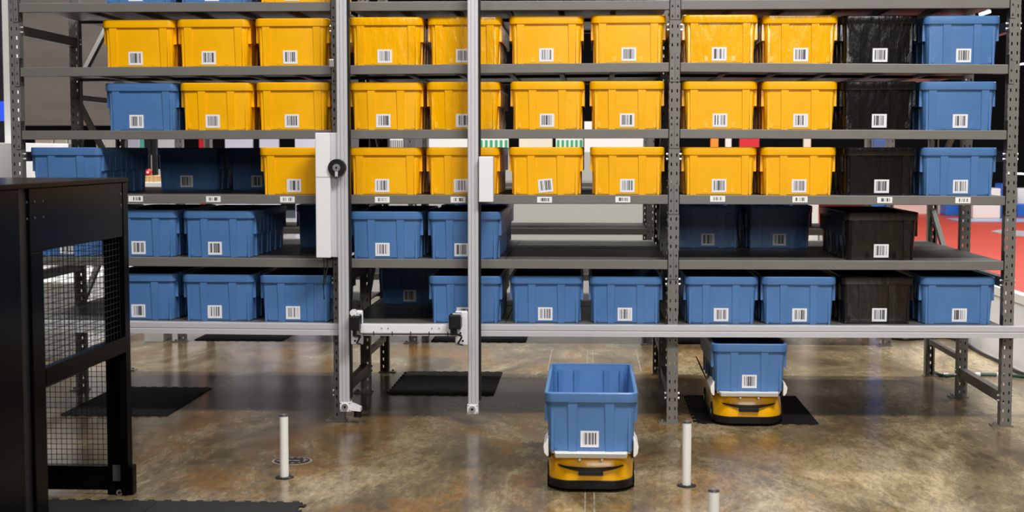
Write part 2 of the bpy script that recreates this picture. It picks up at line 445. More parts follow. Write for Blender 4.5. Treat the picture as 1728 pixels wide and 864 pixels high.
ORD = ['first', 'second', 'third', 'fourth', 'fifth', 'sixth', 'seventh', 'eighth', 'ninth', 'tenth', 'eleventh']
ROWN = {0: 'topmost cut-off shelf', 1: 'top full shelf', 2: 'second full shelf', 3: 'third full shelf, above the beam stickers', 4: 'fourth shelf, half empty', 5: 'lowest shelf'}
# row, rim left px, rim right px, colour, kind, label centre px, base v
ROWS = {1: 'top full shelf', 2: 'second full shelf', 3: 'third full shelf', 4: 'fourth shelf', 5: 'lowest shelf'}
Y_, YF, B_, K_ = 'yellow', 'yellow_film', 'blue', 'black'
FR = {
 0: [(172, 286, B_, 'A', 229), (301, 416, B_, 'B', 358), (430, 556, Y_, 'A', 492)],
 1: [(171, 294, Y_, 'B', 229.5, 111), (294, 424, Y_, 'B', 353, 110.5), (429, 553, Y_, 'B', 490, 110), (586, 714, YF, 'B', 648.5, 108), (719, 847, YF, 'B', 781, 107.5),
     (857, 986, Y_, 'B', 921.5), (997, 1125, Y_, 'B', 1061.5), (1152, 1280, YF, 'B', 1213.5), (1286, 1417, YF, 'A', 1351.5), (1422, 1549, K_, 'A', 1485.5), (1560, 1691, B_, 'A', 1626.5)],
 2: [(176, 298, B_, 'B', 231), (299, 427, Y_, 'A', 358.5), (432, 552, Y_, 'B', 492), (587, 713, Y_, 'A', 646.5), (717, 845, YF, 'A', 781),
     (859, 989, Y_, 'A', 923.5), (994, 1123, Y_, 'A', 1058.5), (1151, 1279, Y_, 'B', 1214.5), (1285, 1415, Y_, 'A', 1350.5), (1420, 1546, K_, 'A', 1483), (1554, 1683, B_, 'B', 1619.5)],
 3: [(51, 170, B_, 'A', 105), (436, 561, Y_, 'B', 496), (586, 711, Y_, 'B', 644.5), (716, 845, Y_, 'A', 778), (857, 986, Y_, 'A', 921),
     (994, 1124, Y_, 'A', 1058.5), (1151, 1279, Y_, 'B', 1214), (1283, 1412, Y_, 'A', 1347.5), (1420, 1550, K_, 'B', 1487), (1557, 1683, B_, 'A', 1620.5)],
 4: [(42, 164, B_, 'A', 113), (175, 300, B_, 'A', 234), (305, 431, B_, 'A', 362.5), (590, 711, B_, 'A', 645.5), (719, 847, B_, 'A', 779), (1425, 1551, K_, 'B', 1487)],
 5: [(174, 298, B_, 'A', 234), (304, 429, B_, 'A', 362), (436, 560, B_, 'A', 494.5), (721, 847, B_, 'A', 782), (857, 986, B_, 'A', 919.5),
     (992, 1120, B_, 'A', 1054.5), (1153, 1282, B_, 'A', 1217), (1284, 1413, B_, 'A', 1349), (1417, 1546, K_, 'A', 1484), (1554, 1683, B_, 'B', 1619.5)],
}
CN = {Y_: 'yellow', YF: 'film-wrapped shiny yellow', B_: 'blue', K_: 'glossy black'}
HINT = {
 (4, 0): 'blue tote seen through the black cage mesh on the fourth shelf', (4, 3): 'blue tote just right of the left silver mast on the fourth shelf',
 (4, 4): 'blue tote crossed by the right silver mast on the fourth shelf', (4, 5): 'black open tote alone at the front of the fourth shelf, right bay',
 (4, 1): 'blue tote on the fourth shelf, partly behind the black cage corner', (4, 2): 'blue tote on the fourth shelf, second from the black cage',
 (3, 0): 'blue tote farthest left on the third shelf, above the black cage', (3, 1): 'yellow tote half behind the white control box on the left mast',
}
def row_label(row, i, n, c):
    if (row, i) in HINT: return HINT[(row, i)]
    if c == K_: return f'glossy black tote beside the last blue one on the {ROWS[row]}'
    if row == 5 and i == n-1: return 'blue tote at the right end of the lowest shelf'
    if c == B_ and i == n-1: return f'blue tote at the right end of the {ROWS[row]}'
    if c == B_ and row == 2: return 'blue tote at the left end of the second full shelf'
    if row == 0: return ['cut-off blue tote at the left end of the topmost shelf', 'cut-off blue tote second on the topmost shelf', 'cut-off yellow tote on the topmost shelf'][i]
    side = f'{ORD[i]} from the left' if i <= n//2 else f'{ORD[n-1-i]} from right'
    return f'{CN[c]} tote, {side}, front row of {ROWS[row]}'
for row, L_ in FR.items():
    for i, t in enumerate(L_):
        u0, u1, c, kind, ul = t[:5]
        yf = .028 + (.006*((i*7+row*3) % 4))
        uc = (u0+u1)/2
        zc = {0: 2.362}.get(row) or lvl(row, PX[0]+(uc-30)/1690*5.57)
        x = px(uc, yf, zc+.24)
        z = lvl(row, max(.01, min(5.57, x)))
        xl = px(ul, yf+.02, z+.05)-x
        if row == 3 and i == 0: z = lvl(3, .3)
        tl = -.10 if (row, i) == (3, 4) else 0
        tote(c, kind, (x, yf+TL, z-.001), row_label(row, i, len(L_), c), f'totes at the front of the {ROWN[row].split(",")[0]}', (xl, .052), lab_tilt=tl,
             rz=random.uniform(-.006, .006) if row != 4 else 0)
# totes standing on the rear half of the shelves
DEEP = [(3, 267, 367, 315, 'dark tote set back between the blue tote and yellow totes on the third shelf'),
        (3, 384, 494, 432, 'dark blue tote set back half behind a yellow tote on the third shelf'),
        (4, 498, 608, 560, 'dark blue tote at the back of the fourth shelf behind the white control box'),
        (4, 742, 856, 800, 'blue tote set back behind the front totes at the right mast, fourth shelf'),
        (4, 1140, 1250, 1194.5, 'dark blue tote at the back of the fourth shelf, just right of the post'),
        (4, 1259, 1372, 1315, 'dark blue tote at the back of the fourth shelf, second from the post'),
        (5, 637, 749, 691.5, 'dark blue tote at the back of the lowest shelf between the two masts')]
for row, u0, u1, ul, lb in DEEP:
    yf = 1.10; z = lvl(row, 2.5)
    x = px((u0+u1)/2, yf, z+.24)
    tote(B_, 'A' if ul != 315 else 'B', (x, yf+TL, z-.001), lb, 'totes on the rear half of the shelves', (px(ul, yf+.02, z+.05)-x, .055))

# ------------------------------------------------------------------ the two-mast lift in front of the rack
lift = empty('tote_lift', (2.25, -.1, .08), 'silver two-mast aluminium lift with motors and white crossbar hanging before the rack', 'lift')
def lp(mb, name, m, parent=None, bevel=0, smooth=False):
    o = mb.build(name, m, None, bevel, smooth)
    if parent is None: o.parent = lift; o.matrix_parent_inverse = Matrix.Translation(lift.location).inverted()
    else: o.parent = parent; o.matrix_parent_inverse = parent_inv(parent)
    return o
def parent_inv(p):
    m = Matrix.Identity(4); q = p
    return (Matrix.Translation(lift.location) @ p.matrix_parent_inverse.copy()).inverted() if False else Matrix.Identity(4)
YM0, YM1 = -.115, -.052
def mast(x0, x1, zb):
    w_ = x1-x0; g = .006
    pts = [(x0, YM1), (x0, YM0+.004), (x0+.004, YM0), (x0+w_*.30, YM0), (x0+w_*.30, YM0+g), (x0+w_*.36, YM0+g), (x0+w_*.36, YM0), (x0+w_*.62, YM0),
           (x0+w_*.62, YM0+g), (x0+w_*.72, YM0+g), (x0+w_*.72, YM0), (x1-.004, YM0), (x1, YM0+.004), (x1, YM1)]
    mb = MB(); mb.prism(pts, zb, 3.0)
    return lp(mb, 'mast', M['alu'])
m1x0, m1x1 = at(570.5, 500, 1, YM0).x, at(588.5, 500, 1, YM0).x
m2x0, m2x1 = at(789.5, 500, 1, YM0).x, at(807.5, 500, 1, YM0).x
z1b, z2b = at(580, 678, 1, YM0).z, at(796, 682, 1, YM0).z
mA = mast(m1x0, m1x1, z1b); mB = mast(m2x0, m2x1, z2b)
for mo, x1, zb in ((mA, m1x1, z1b), (mB, m2x1, z2b)):
    lp(MB().box(x1+.001, x1+.011, YM0+.006, YM1-.006, zb+.02, 2.98), 'drive_belt', M['blackp'], mo)
for mo, xc, zb, k in ((mA, (m1x0+m1x1)/2+.006, z1b, 1), (mB, (m2x0+m2x1)/2-.004, z2b, 0)):
    e = lp(MB().box(xc-.031, xc+.031, YM0-.004, YM1, zb-.056, zb-.001), 'end_cap', M['white'], mo, .003)
    MB().cyl((xc-.002, YM0-.012, zb-.028), (xc-.002, YM0-.004, zb-.028), .019, 20).cyl((xc-.002, YM0-.014, zb-.028), (xc-.002, YM0-.012, zb-.028), .007, 12, k=1).build('pulley', [M['zinc'], M['blackp']], e)
    for sx in (-.025, .025):
        for sz in (-.008, -.048): MB().cyl((xc+sx, YM0-.006, zb+sz), (xc+sx, YM0-.004, zb+sz), .003, 8).build('screw', M['blackp'], e)
    if k:
        MB().add([(xc+.031, YM0, zb-.01), (xc+.031, YM0, zb-.05), (xc+.085, YM0, zb-.055), (xc+.085, YM0, zb-.035),
                  (xc+.031, YM1, zb-.01), (xc+.031, YM1, zb-.05), (xc+.085, YM1, zb-.055), (xc+.085, YM1, zb-.035)],
                 [(0, 1, 2, 3), (7, 6, 5, 4), (0, 4, 5, 1), (1, 5, 6, 2), (2, 6, 7, 3), (3, 7, 4, 0)]).build('bracket', M['white'], mo)
        MB().cyl((xc+.065, YM0+.03, zb-.09), (xc+.065, YM0+.03, zb-.054), .022, 16).build('bumper', M['blackp'], mo)
# control boxes
def pbox(u0, u1, v0, v1, y0, y1):
    a, b = at(u0, v1, 1, y0), at(u1, v0, 1, y0); return MB().box(a.x, b.x, y0, y1, a.z, b.z)
cb = lp(pbox(533.5, 556.5, 224, 435, -.16, -.07), 'control_box', M['white'], None, .004)
lp(pbox(533, 557, 298.5, 299.3, -.1606, -.15), 'seam', M['alud'], cb)
lp(pbox(556.5, 569.5, 224, 434, -.10, -.06), 'backing_plate', M['alu'], None, .002)
lp(pbox(555, 563, 100, 113, -.10, -.06), 'latch', M['zinc'], None, .002)
lp(pbox(808, 832, 264, 341, -.16, -.07), 'control_box', M['white'], None, .004)
for u in (546, 552):
    a = at(u, 434, 1, -.11); b = at(u+1-(u > 550)*3, 505 if u == 546 else 478, 1, -.11)
    lp(MB().tube([a, a+(b-a)*.4+Vector((.004, 0, 0)), a+(b-a)*.7-Vector((.003, 0, 0)), b], .0045), 'cable', M['cable'])
p = at(568.5, 283, 1, -.16)
wh = lp(MB().cyl((p.x, -.175, p.z), (p.x, -.12, p.z), .048, 28), 'belt_wheel', M['blackp'], None, .002, True)
MB().cyl((p.x, -.181, p.z), (p.x, -.175, p.z), .021, 20).cyl((p.x, -.184, p.z), (p.x, -.181, p.z), .006, 10, k=1).build('wheel_hub', [M['zinc'], M['blackp']], wh)
MB().box(p.x-.008, p.x+.008, -.18, -.176, p.z-.048, p.z-.018).build('tab', M['alu'], wh)
# crossbar between the masts
cbar = lp(pbox(608, 772, 548, 562, -.20, -.15), 'crossbar', M['white'], None, .003)
q0, q1 = at(612, 564, 1, -.205), at(768, 564, 1, -.205)
lp(MB().tube([q0, q1], .004), 'cable', M['cable'], cbar)
for i in range(5):
    x = q0.x+(q1.x-q0.x)*(i+.6)/5
    lp(MB().box(x-.0018, x+.0018, -.212, -.198, q0.z-.008, q0.z+.016), 'cable_tie', M['blackp'], cbar)
for u in (644, 655, 729, 741): 
    p = at(u, 554, 1, -.2); lp(MB().cyl((p.x, -.203, p.z), (p.x, -.2, p.z), .0035, 8), 'screw', M['alud'], cbar)
# motor plates
for nm, (u0, u1, v0, v1), (mu0, mu1, mv0, mv1), hs in (('left', (592, 612, 524, 582), (592, 606, 534, 558), ((605, 550), (599, 567), (599, 575), (606, 567))),
                                       ('right', (768, 789, 525, 583), (757, 777, 532, 556), ((777, 553), (777, 562), (781, 575)))):
    pl = lp(pbox(u0, u1, v0, v1, -.15, -.12), 'motor_plate', M['white'], None, .008)
    for u, v in hs:
        p = at(u, v, 1, -.15); lp(MB().cyl((p.x, -.153, p.z), (p.x, -.15, p.z), .006, 10), 'screw', M['blackp'], pl)
    mo = lp(pbox(mu0, mu1, mv0, mv1, -.27, -.16), 'motor', M['blackp'], None, .006)
    lp(pbox(mu0+6, mu1+1, mv0-3, mv0+4, -.24, -.18), 'motor_housing', M['zinc'], mo, .003)
    lp(pbox(mu0+3, mu1-6, mv1-1, mv1+10, -.25, -.2), 'plug', M['blackp'], mo, .003)
    a = at(mu1-6, mv1+8, 1, -.2); b = at(mu1+2, v1-14, 1, -.16); c = at(mu1-4, v1-3, 1, -.16); d = at(mu1+4, v1-1, 1, -.15)
    lp(MB().tube([a, (a+b)/2+Vector((.01, 0, 0)), b, c, d], .006), 'cable', M['cable'], mo)
p = at(597, 527, 1, -.16); lp(MB().cyl((p.x, -.19, p.z), (p.x, -.15, p.z), .018, 16), 'roller', M['plast'], None, 0, True)

# ------------------------------------------------------------------ transport robots
def robot(x, yf, hb, label, tlabel, flap=False):
    """yf: y of the robot's front"""
    L2, W2 = .43, .192
    r = empty('transport_robot', (x, yf+L2, 0), label, 'robot', 'tote-carrying transport robots')
    def rb(z, dw, df, rad=.09):
        pts = []
        for (px_, py_, pz_) in rrect(W2+dw, L2+df, rad, z, 8):
            bulge = .05*(1-(px_/(W2+dw))**2)
            py_ += -bulge if py_ < 0 else bulge
            pts.append((px_, py_+(.05 if py_ < 0 else -.05), pz_))
        return pts
    k = hb/.19
    body = MB().rings([rb(.050, .0, .0), rb(.065, .003, .003), rb(.13*k, -.001, -.006), rb(.165*k, -.008, -.022), rb(.176*k, -.022, -.045), rb(.18*k, -.05, -.09)])
    b = body.build('shell', M['robot'], r, 0, True)
    MB().rings([rb(.008, -.012, -.018), rb(.018, .002, .002), rb(.052, .004, .006), rb(.056, .0, .0)]).build('bumper', M['blackp'], r, 0, True)
    # curved slot with a deeper sensor window in its middle
    slot = MB(); n = 16; rs = []
    for i in range(n+1):
        t = -1+2*i/n; xx = .148*t; yy = -L2-.0035+.05*(xx/W2)**2 + (.008 if abs(t) > .9 else 0)
        zc = .126*k-.02+.016*t*t; hh = .0065*(1.15-abs(t)**3)
        rs.append([(xx, yy-.002, zc-hh), (xx, yy-.001, zc+hh), (xx, yy+.03, zc+hh), (xx, yy+.03, zc-hh)])
    slot.rings(rs); slot.build('sensor_slot', M['blackp'], r)
    MB().box(-.055, .055, -L2-.0075, -L2+.02, .082*k, .100*k).build('sensor_window', M['blackp'], r, .002)
    for sx in (-1, 1):
        for yy in (-L2*.62, L2*.62):
            MB().cyl((sx*(W2-.02), yy, .058), (sx*(W2+.006), yy, .058), .058, 24).cyl((sx*(W2+.006), yy, .058), (sx*(W2+.008), yy, .058), .02, 12, k=1).build('wheel', [M['rubber'], M['zinc']], r, 0, True)
    # white tray holding the tote
    tz = hb-.012
    tr = MB().box(-.175, .175, -L2+.03, L2-.03, tz-.004, tz+.010).build('tray', M['plast'], r, .003)
    MB().add([(-.158, -L2-.035, tz+.008), (.158, -L2-.035, tz+.008), (.168, -L2+.04, tz+.010), (-.168, -L2+.04, tz+.010),
              (-.158, -L2-.025, tz-.014), (.158, -L2-.025, tz-.014), (.168, -L2+.04, tz-.004), (-.168, -L2+.04, tz-.004)],
             [(0, 1, 2, 3), (7, 6, 5, 4), (0, 4, 5, 1), (1, 5, 6, 2), (2, 6, 7, 3), (3, 7, 4, 0)]).build('tray_lip', M['plast'], tr, .002)
    for sx in (-1, 1):
        pts = []
        arm = MB().rings([[(sx*(.197+d), -.22+yy, z) for yy in (-.03, .03, .03, -.03)[:0]] or
                          [(sx*.190, -L2+.02, z_), (sx*(.192+w_), -L2+.02, z_), (sx*(.192+w_), -L2+.28, z_), (sx*.190, -L2+.28, z_)]
                          for z_, w_, d in ((hb-.028, .006, 0), (hb-.012, .018, 0), (hb+.018, .022, 0), (hb+.036, .012, 0), (hb+.05, .006, 0))])
        arm.build('side_arm', M['plast'], r, .003)
        MB().bar((sx*.196, -L2+.1, tz), (sx*.186, -L2+.1, tz-.03), .05, .012).build('arm_bracket', M['blackp'], r)
    if flap:
        MB().add([(-.215, -.1, hb+.02), (-.25, .0, hb+.10), (-.25, .3, hb+.10), (-.215, .3, hb+.02), (-.209, -.1, hb+.02), (-.244, .0, hb+.10), (-.244, .3, hb+.10), (-.209, .3, hb+.02)],
                 [(0, 1, 2, 3), (7, 6, 5, 4), (0, 4, 5, 1), (1, 5, 6, 2), (2, 6, 7, 3), (3, 7, 4, 0)]).build('side_flap', M['blackp'], r)
    for sx in (-.05, .05):
        MB().cyl((sx, -L2-.02, tz-.022), (sx, -L2+.02, tz-.022), .006, 8).build('screw', M['zinc'], r)
    return r
xr = at(997.5, 671, 1, -1.85).x
robot(xr, -1.84, .19, 'yellow low transport robot driving in front of the rack between the white bollards', '')
tote(B_, 'A', (xr, -1.85+TL, .188), 'large open blue tote carried by the robot in front of the rack', 'totes carried by robots', (at(995, 750, 1, -1.83).x-xr, .056))
xr2 = at(1265.5, 583, 1, -.10).x
robot(xr2, -.09, .2, 'yellow low transport robot parked under the right bay of the rack', '', True)
tote(B_, 'A', (xr2, -.10+TL, .198), 'blue tote carried by the robot parked under the right bay', 'totes carried by robots', (at(1264.5, 646, 1, -.08).x-xr2, .056))

# ------------------------------------------------------------------ bollards and drain
def bollard(x, y, label):
    r = empty('bollard', (x, y, 0), label, 'bollard', 'white bollards on the floor')
    MB().cyl((0, 0, .003), (0, 0, .006), .044, 32, .040).cyl((0, 0, 0), (0, 0, .003), .044, 32).build('base_disc', M['blackp'], r, 0, True)
    MB().cyl((0, 0, .006), (0, 0, .292), .0205, 28).build('post', M['plast'], r, 0, True)
    c = MB().cyl((0, 0, .292), (0, 0, .300), .0215, 28, .019).build('cap', M['capm'], r, 0, True)
    MB().cyl((0, 0, .300), (0, 0, .3012), .006, 12).build('screw', M['zinc'], c)
    for i in range(3):
        a = i*2.1+.5; MB().cyl((.034*math.cos(a), .034*math.sin(a), .005), (.034*math.cos(a), .034*math.sin(a), .008), .003, 8).build('screw', M['zinc'], r)
for (u, v), lb in (((480, 806), 'slim white bollard beside the floor drain cover on the left'), ((1158.5, 820), 'slim white bollard on the right, in front of the rack post'),
                   ((1203, 962), 'white bollard cut off at the bottom edge, only its dark cap showing')):
    p = at(u, v, 2, 0); bollard(p.x, p.y, lb)
dp = at(493, 778, 2, 0)
dr = empty('drain_cover', (dp.x, dp.y, 0), 'round dark iron drain cover set into the floor behind the left bollard', 'drain cover')
MB().cyl((0, 0, 0), (0, 0, .0015), .100, 48).build('rim_ring', M['ring'], dr)
MB().cyl((0, 0, .0015), (0, 0, .003), .088, 48).build('cover_plate', M['iron'], dr)
for i in range(12):
    a = i*PI/6+.2
    if i in (0, 6):
        m_ = MB()
        m_.rings([[(.066*math.cos(a)+rr*math.cos(t), .066*math.sin(a)+rr*math.sin(t), z) for t in [2*PI*q/14 for q in range(14)]] for rr, z in ((.012, .003), (.012, .0045), (.007, .0045), (.007, .003))], False, False)
    else:
        m_ = MB().box(-.008, .008, -.004, .004, .003, .0045, 0, Matrix.Translation((.066*math.cos(a), .066*math.sin(a), 0)) @ Matrix.Rotation(a+PI/2, 4, 'Z'))
    m_.build('raised_mark', M['ring'], dr)
for x in (-.03, -.01, .012, .03): MB().box(x-.008, x+.008, -.007, .007, .003, .0042).build('raised_mark', M['ring'], dr)

# ------------------------------------------------------------------ interlocking rubber mats
def mat_thing(x0, x1, y0, y1, nx, ny, label, edges='fblr', group='rubber floor mats'):
    r = empty('rubber_mat', ((x0+x1)/2, (y0+y1)/2, 0), label, 'mat', group)
    cx, cy = (x0+x1)/2, (y0+y1)/2
    tx, ty = (x1-x0)/nx, (y1-y0)/ny
    def edge(a, b, cnt, depth, out):
        pts = []; a, b = Vector(a), Vector(b); nrm = Vector(out)
        for i in range(cnt):
            s0, s1, s2, s3 = [(i+f)/cnt for f in (.0, .3, .65, 1)]
            pts += [a+(b-a)*s0, a+(b-a)*s1, a+(b-a)*(s1-.03/cnt)+nrm*depth, a+(b-a)*(s2+.03/cnt)+nrm*depth, a+(b-a)*s2]
        return pts
    for i in range(nx):
        for j in range(ny):
            ax, bx = x0+i*tx+.0015-cx, x0+(i+1)*tx-.0015-cx; ay, by = y0+j*ty+.0015-cy, y0+(j+1)*ty-.0015-cy
            d = .022
            pts = edge((ax, ay), (bx, ay), 9, d if j == 0 and 'f' in edges else 0, (0, -1))
            pts += edge((bx, ay), (bx, by), 9, d if i == nx-1 and 'r' in edges else 0, (1, 0))
            pts += edge((bx, by), (ax, by), 9, d if j == ny-1 and 'b' in edges else 0, (0, 1))
            pts += edge((ax, by), (ax, ay), 9, d if i == 0 and 'l' in edges else 0, (-1, 0))
            MB().prism([(p.x, p.y) for p in pts], 0, .006).build('mat_tile', M['rubber'], r)
    return r
mat_thing(.19, .82, .10, 1.18, 1, 1, 'black interlocking rubber mat under the left bay beside the cage', 'fb')
mat_thing(2.0, 2.66, .98, 2.0, 1, 1, 'black interlocking rubber mat under the middle bay behind the masts', 'fbl')
mat_thing(3.87, 4.55, .01, 1.01, 1, 1, 'black interlocking rubber mat under the parked robot', 'fl')
mat_thing(.05, .78, 3.75, 4.7, 1, 1, 'black mat on the floor under the far rack, left bay', 'fb')
mat_thing(1.98, 2.75, 3.75, 4.7, 1, 1, 'black mat on the floor under the far rack, middle bay', 'fb')
mat_thing(3.85, 4.6, 3.75, 4.7, 1, 1, 'black mat on the floor under the far rack, right bay', 'fb')
mat_thing(.10, 2.02, -4.03, -2.11, 3, 2, 'dark interlocking tile mat at the bottom edge beside the black cage', 'fbr')

# faint worn tape lines on the concrete
tapem = mat('worn_tape', (.30, .26, .19), .4, 0, 0, 10, .5, 20)
xx0 = at(994, 590, 2, 0).x
for x_ in (3.245, 3.285):
    tag(MB().box(x_-.003, x_+.003, -3.6, 3.3, 0, .0008).build('floor_tape_line', tapem), 'pale worn line running along the floor under the front robot', 'floor line', 'worn lines along the floor')
for x_, lb in ((2.97, 'pale outline on the aisle floor behind the front robot, left side'), (3.62, 'pale outline on the aisle floor behind the front robot, right side')):
    tag(MB().box(x_-.004, x_+.004, 2.1, 3.3, 0, .0008).build('floor_tape_line', tapem), lb, 'floor line')
tag(MB().box(2.97, 3.62, 2.096, 2.104, .0002, .0010).build('floor_tape_line', tapem), 'pale cross line on the aisle floor behind the front robot', 'floor line')

# ------------------------------------------------------------------ the black cage on the left
CXW = 1.215          # plane of its right side wall
CYF = -1.93          # its far end
cage = empty('machine_cage', (0, -3.4, 0), 'large black metal machine cage with wire mesh windows at the left edge', 'cage')
def cp(mb, name, m, bevel=0):
    mb.v = [(x, y+3.4, z) for x, y, z in mb.v]
    return mb.build(name, m, cage, bevel)
def yz(u, v): p = at(u, v, 0, CXW); return p.y, p.z
TOPZ = 1.413
yA, zA = yz(72, 423); yB, zB = yz(178, 405)
zt = (zA+zB)/2
yC, _ = yz(53, 500)       # near edge of the panel with the window
yG, _ = yz(36, 500)       # gap post
yN = -5.6
yW, _ = yz(209, 500)
zc1 = yz(79, 620)[1]; zc0 = yz(75, 653)[1]
T = .03
cp(MB().box(-1.3, CXW+.006, yN, CYF+.006, TOPZ-.02, TOPZ), 'top_plate', M['blackm'], .003)
cp(MB().box(CXW-T, CXW, yC, CYF, zt, TOPZ-.02), 'upper_panel', M['blackm'], .003)
cp(MB().box(CXW-.10, CXW+.0, CYF-.04, CYF, 0.012, TOPZ-.021), 'corner_post', M['blackm'], .003)
cp(MB().box(CXW-.03, CXW+.003, yW+.005, CYF-.002, .012, TOPZ-.022), 'corner_post', M['blackm'], .002)
cp(MB().box(CXW-.10, CXW+.016, CYF-.05, CYF+.012, 0, .13), 'corner_foot', M['blackm'], .004)
cp(MB().box(CXW-T, CXW+.002, yC, yA, .0, zt), 'window_post', M['blackm'], .003)
cp(MB().box(CXW-T-.02, CXW-.012, yG, yC, .0, TOPZ-.02), 'recessed_post', M['blackp'])
cp(MB().box(CXW-T, CXW, yN, yG, 0, TOPZ-.02), 'side_panel', M['blackm'], .003)
cp(MB().box(CXW-T, CXW+.004, yA, CYF-.04, zc0, zc1), 'crossbar', M['blackm'], .003)
for i in range(2):
    for j in range(2):
        for dy in (-.03, .05, .14):
            y_, z_ = yC+dy, TOPZ-.07-.06*j
            if i == 0: cp(MB().cyl((CXW, y_, z_), (CXW+.003, y_, z_), .004, 8), 'rivet', M['capm'])
for z_ in (TOPZ-.07, TOPZ-.12): cp(MB().cyl((CXW, CYF-.1, z_), (CXW+.003, CYF-.1, z_), .006, 8), 'rivet', M['capm'])
# side mesh in the upper window
def mesh_part(name, plane, a0, a1, z0_, z1_, step, r, rz_=None):
    mb = MB(); n = int(round((a1-a0)/step)); nz = int(round((z1_-z0_)/(rz_ or step)))
    for i in range(1, n):
        a = a0+(a1-a0)*i/n
        if plane == 'x': mb.box(CXW-.016-r, CXW-.016+r, a-r, a+r, z0_, z1_)
        else: mb.box(a-r, a+r, CYF-.02-r, CYF-.02+r, z0_, z1_)
    for i in range(1, nz):
        z = z0_+(z1_-z0_)*i/nz
        if plane == 'x': mb.box(CXW-.016-r, CXW-.016+r, a0, a1, z-r, z+r)
        else: mb.box(a0, a1, CYF-.02-r, CYF-.02+r, z-r, z+r)
    o = cp(mb, name, M['blackp']); o['kind'] = 'stuff'; return o
mesh_part('wire_mesh', 'x', yA, CYF-.04, zc1, zt, .045, .0011, .026)
xE0 = at(60, 600, 1, CYF).x; zE0 = at(120, 784, 1, CYF-.02).z
xE1 = CXW-.10
mesh_part('wire_mesh', 'y', -.75, xE1, zE0, TOPZ-.02, .0235, .0011)
cp(MB().box(-.75, xE1, CYF-.04, CYF, 0.02, zE0-.02), 'lower_panel', M['blackm'], .002)
cp(MB().box(-.75, xE1, CYF-.045, CYF+.005, zE0-.02, zE0), 'panel_rail', M['blackm'], .002)
cp(MB().box(xE0-.02, xE0+.01, CYF-.04, CYF, zE0, TOPZ-.02), 'mesh_frame', M['blackm'])
cp(MB().box(-1.3, -.75, CYF-.04, CYF, 0, TOPZ-.02), 'end_panel', M['blackm'])
cp(MB().box(-1.33, -1.3, yN, CYF, 0, TOPZ), 'side_panel', M['blackm'])
pk = at(202, 831, 1, CYF-.055)
cp(MB().cyl((pk.x, CYF-.06, pk.z), (pk.x, CYF-.05, pk.z), .014, 16), 'levelling_knob', M['zinc'])
cp(MB().cyl((pk.x, CYF-.064, pk.z), (pk.x, CYF-.06, pk.z), .007, 12), 'levelling_knob', M['blackp'])
cp(pbox(190, 203, 785, 812, CYF-.052, CYF-.045), 'hinge', M['capm'], .002)

# ------------------------------------------------------------------ the rack behind the aisle
NY = 3.62
rack2 = empty('storage_rack', (0, NY, 0), 'second grey steel rack behind the aisle with empty shelves', 'rack')
up2 = upright_mesh(2.0)
NX = [-.02, 1.85, 3.74, 5.6]
for x in NX:
    for j, y in enumerate((0, .95)):
        o = upright(up2, x, y+(.06 if j else 0), bool(j), rack2, .006); link('foot_plate', foot_me, o, loc=(0, 0, -.006))
    for z in (.2, .9, 1.5): MB().box(x-.02, x+.02, .058, .955, z-.025, z+.025).build('frame_brace', M['steel'], rack2)
for k in (3, 4, 5):
    z = LV[k][1]
    for b in range(3):
        xa, xb = NX[b]+.031, NX[b+1]-.031; xm = (xa+xb)/2
        for y in (0, .96): MB().box(xa, xb, y, y+.045, z-.05, z).build('shelf_beam', M['steel'], rack2, .002)
        for x0, x1 in ((xa+.002, xm-.002), (xm+.002, xb-.002)): MB().box(x0, x1, .047, .958, z-.014, z-.001).build('deck_board', M['deck'], rack2)
        for q in range(1, 4):
            x = xa+(xb-xa)*q/4; MB().box(x-.015, x+.015, .047, .955, z-.03, z-.0145).build('deck_support', M['steel'], rack2)

# ------------------------------------------------------------------ stages, booths and the dark hall beyond
SX = 6.27
st = empty('stage', (10, 10, 0), 'long white-sided exhibition platform with bright red carpet right of the rack', 'stage')
def rel(mb, o): mb.v = [(x-o.location.x, y-o.location.y, z-o.location.z) for x, y, z in mb.v]; return mb
SH = .52
rel(MB().box(SX, 21.5, 1.0, 28, 0, SH-.05), st).build('stage_side', M['stage'], st)
rel(MB().box(SX-.01, SX+.06, .99, 28, SH-.05, SH+.012), st).build('edge_trim', M['plast'], st)
rel(MB().box(SX+.06, 21.5, 1.0, 28, SH-.05, SH), st).build('carpet', M['red'], st)
st2 = empty('stage', (-4.6, 8, 0), 'white platform side seen behind the cage mesh at far left', 'stage')
rel(MB().box(-8.8, -.55, 2.6, 14, 0, .50), st2).build('stage_side', M['stage'], st2)
rel(MB().box(-8.8, -.548, 2.6, 14, .50, .56), st2).build('edge_trim', M['plast'], st2)

def booth(name, x0, x1, y, z0, z1, m, label, cat, d=.15, group=None):
    return tag(MB().box(x0, x1, y, y+d, z0, z1).build(name, m, None, .004), label, cat, group)
def bpx(name, u0, u1, v0, v1, y, m, label, cat, d=.15, group=None):
    a, b = at(u0, v1, 1, y), at(u1, v0, 1, y); return booth(name, a.x, b.x, y, max(a.z, 0), b.z, m, label, cat, d, group)
bpx('partition', 8, 17, -120, 243, 2.6, M['plast'], 'narrow white partition edge beside the left end of the rack', 'partition')
bpx('counter', -60, 22, 241, 420, 2.3, M['stage'], 'white counter behind the left end of the rack', 'counter', 1.2)
bpx('low_wall', 22, 118, 243, 420, 6.5, M['greyc'], 'grey low wall behind the left bay of the rack', 'wall')
hp = bpx('hanging_banner', 20, 420, -260, 212, 6.6, M['greyc'], 'large grey brown fabric panel hanging behind the left bay', 'banner', .04)
bpx('dark_wall', -300, 8, -300, 262, 9, M['purple'], 'dark purple wall at the far left edge', 'wall', .3)
sc_ = bpx('display_screen', -60, 14, 171, 204, 7.0, M['screen'], 'blue lit screen at the left edge behind the rack', 'screen', .08)
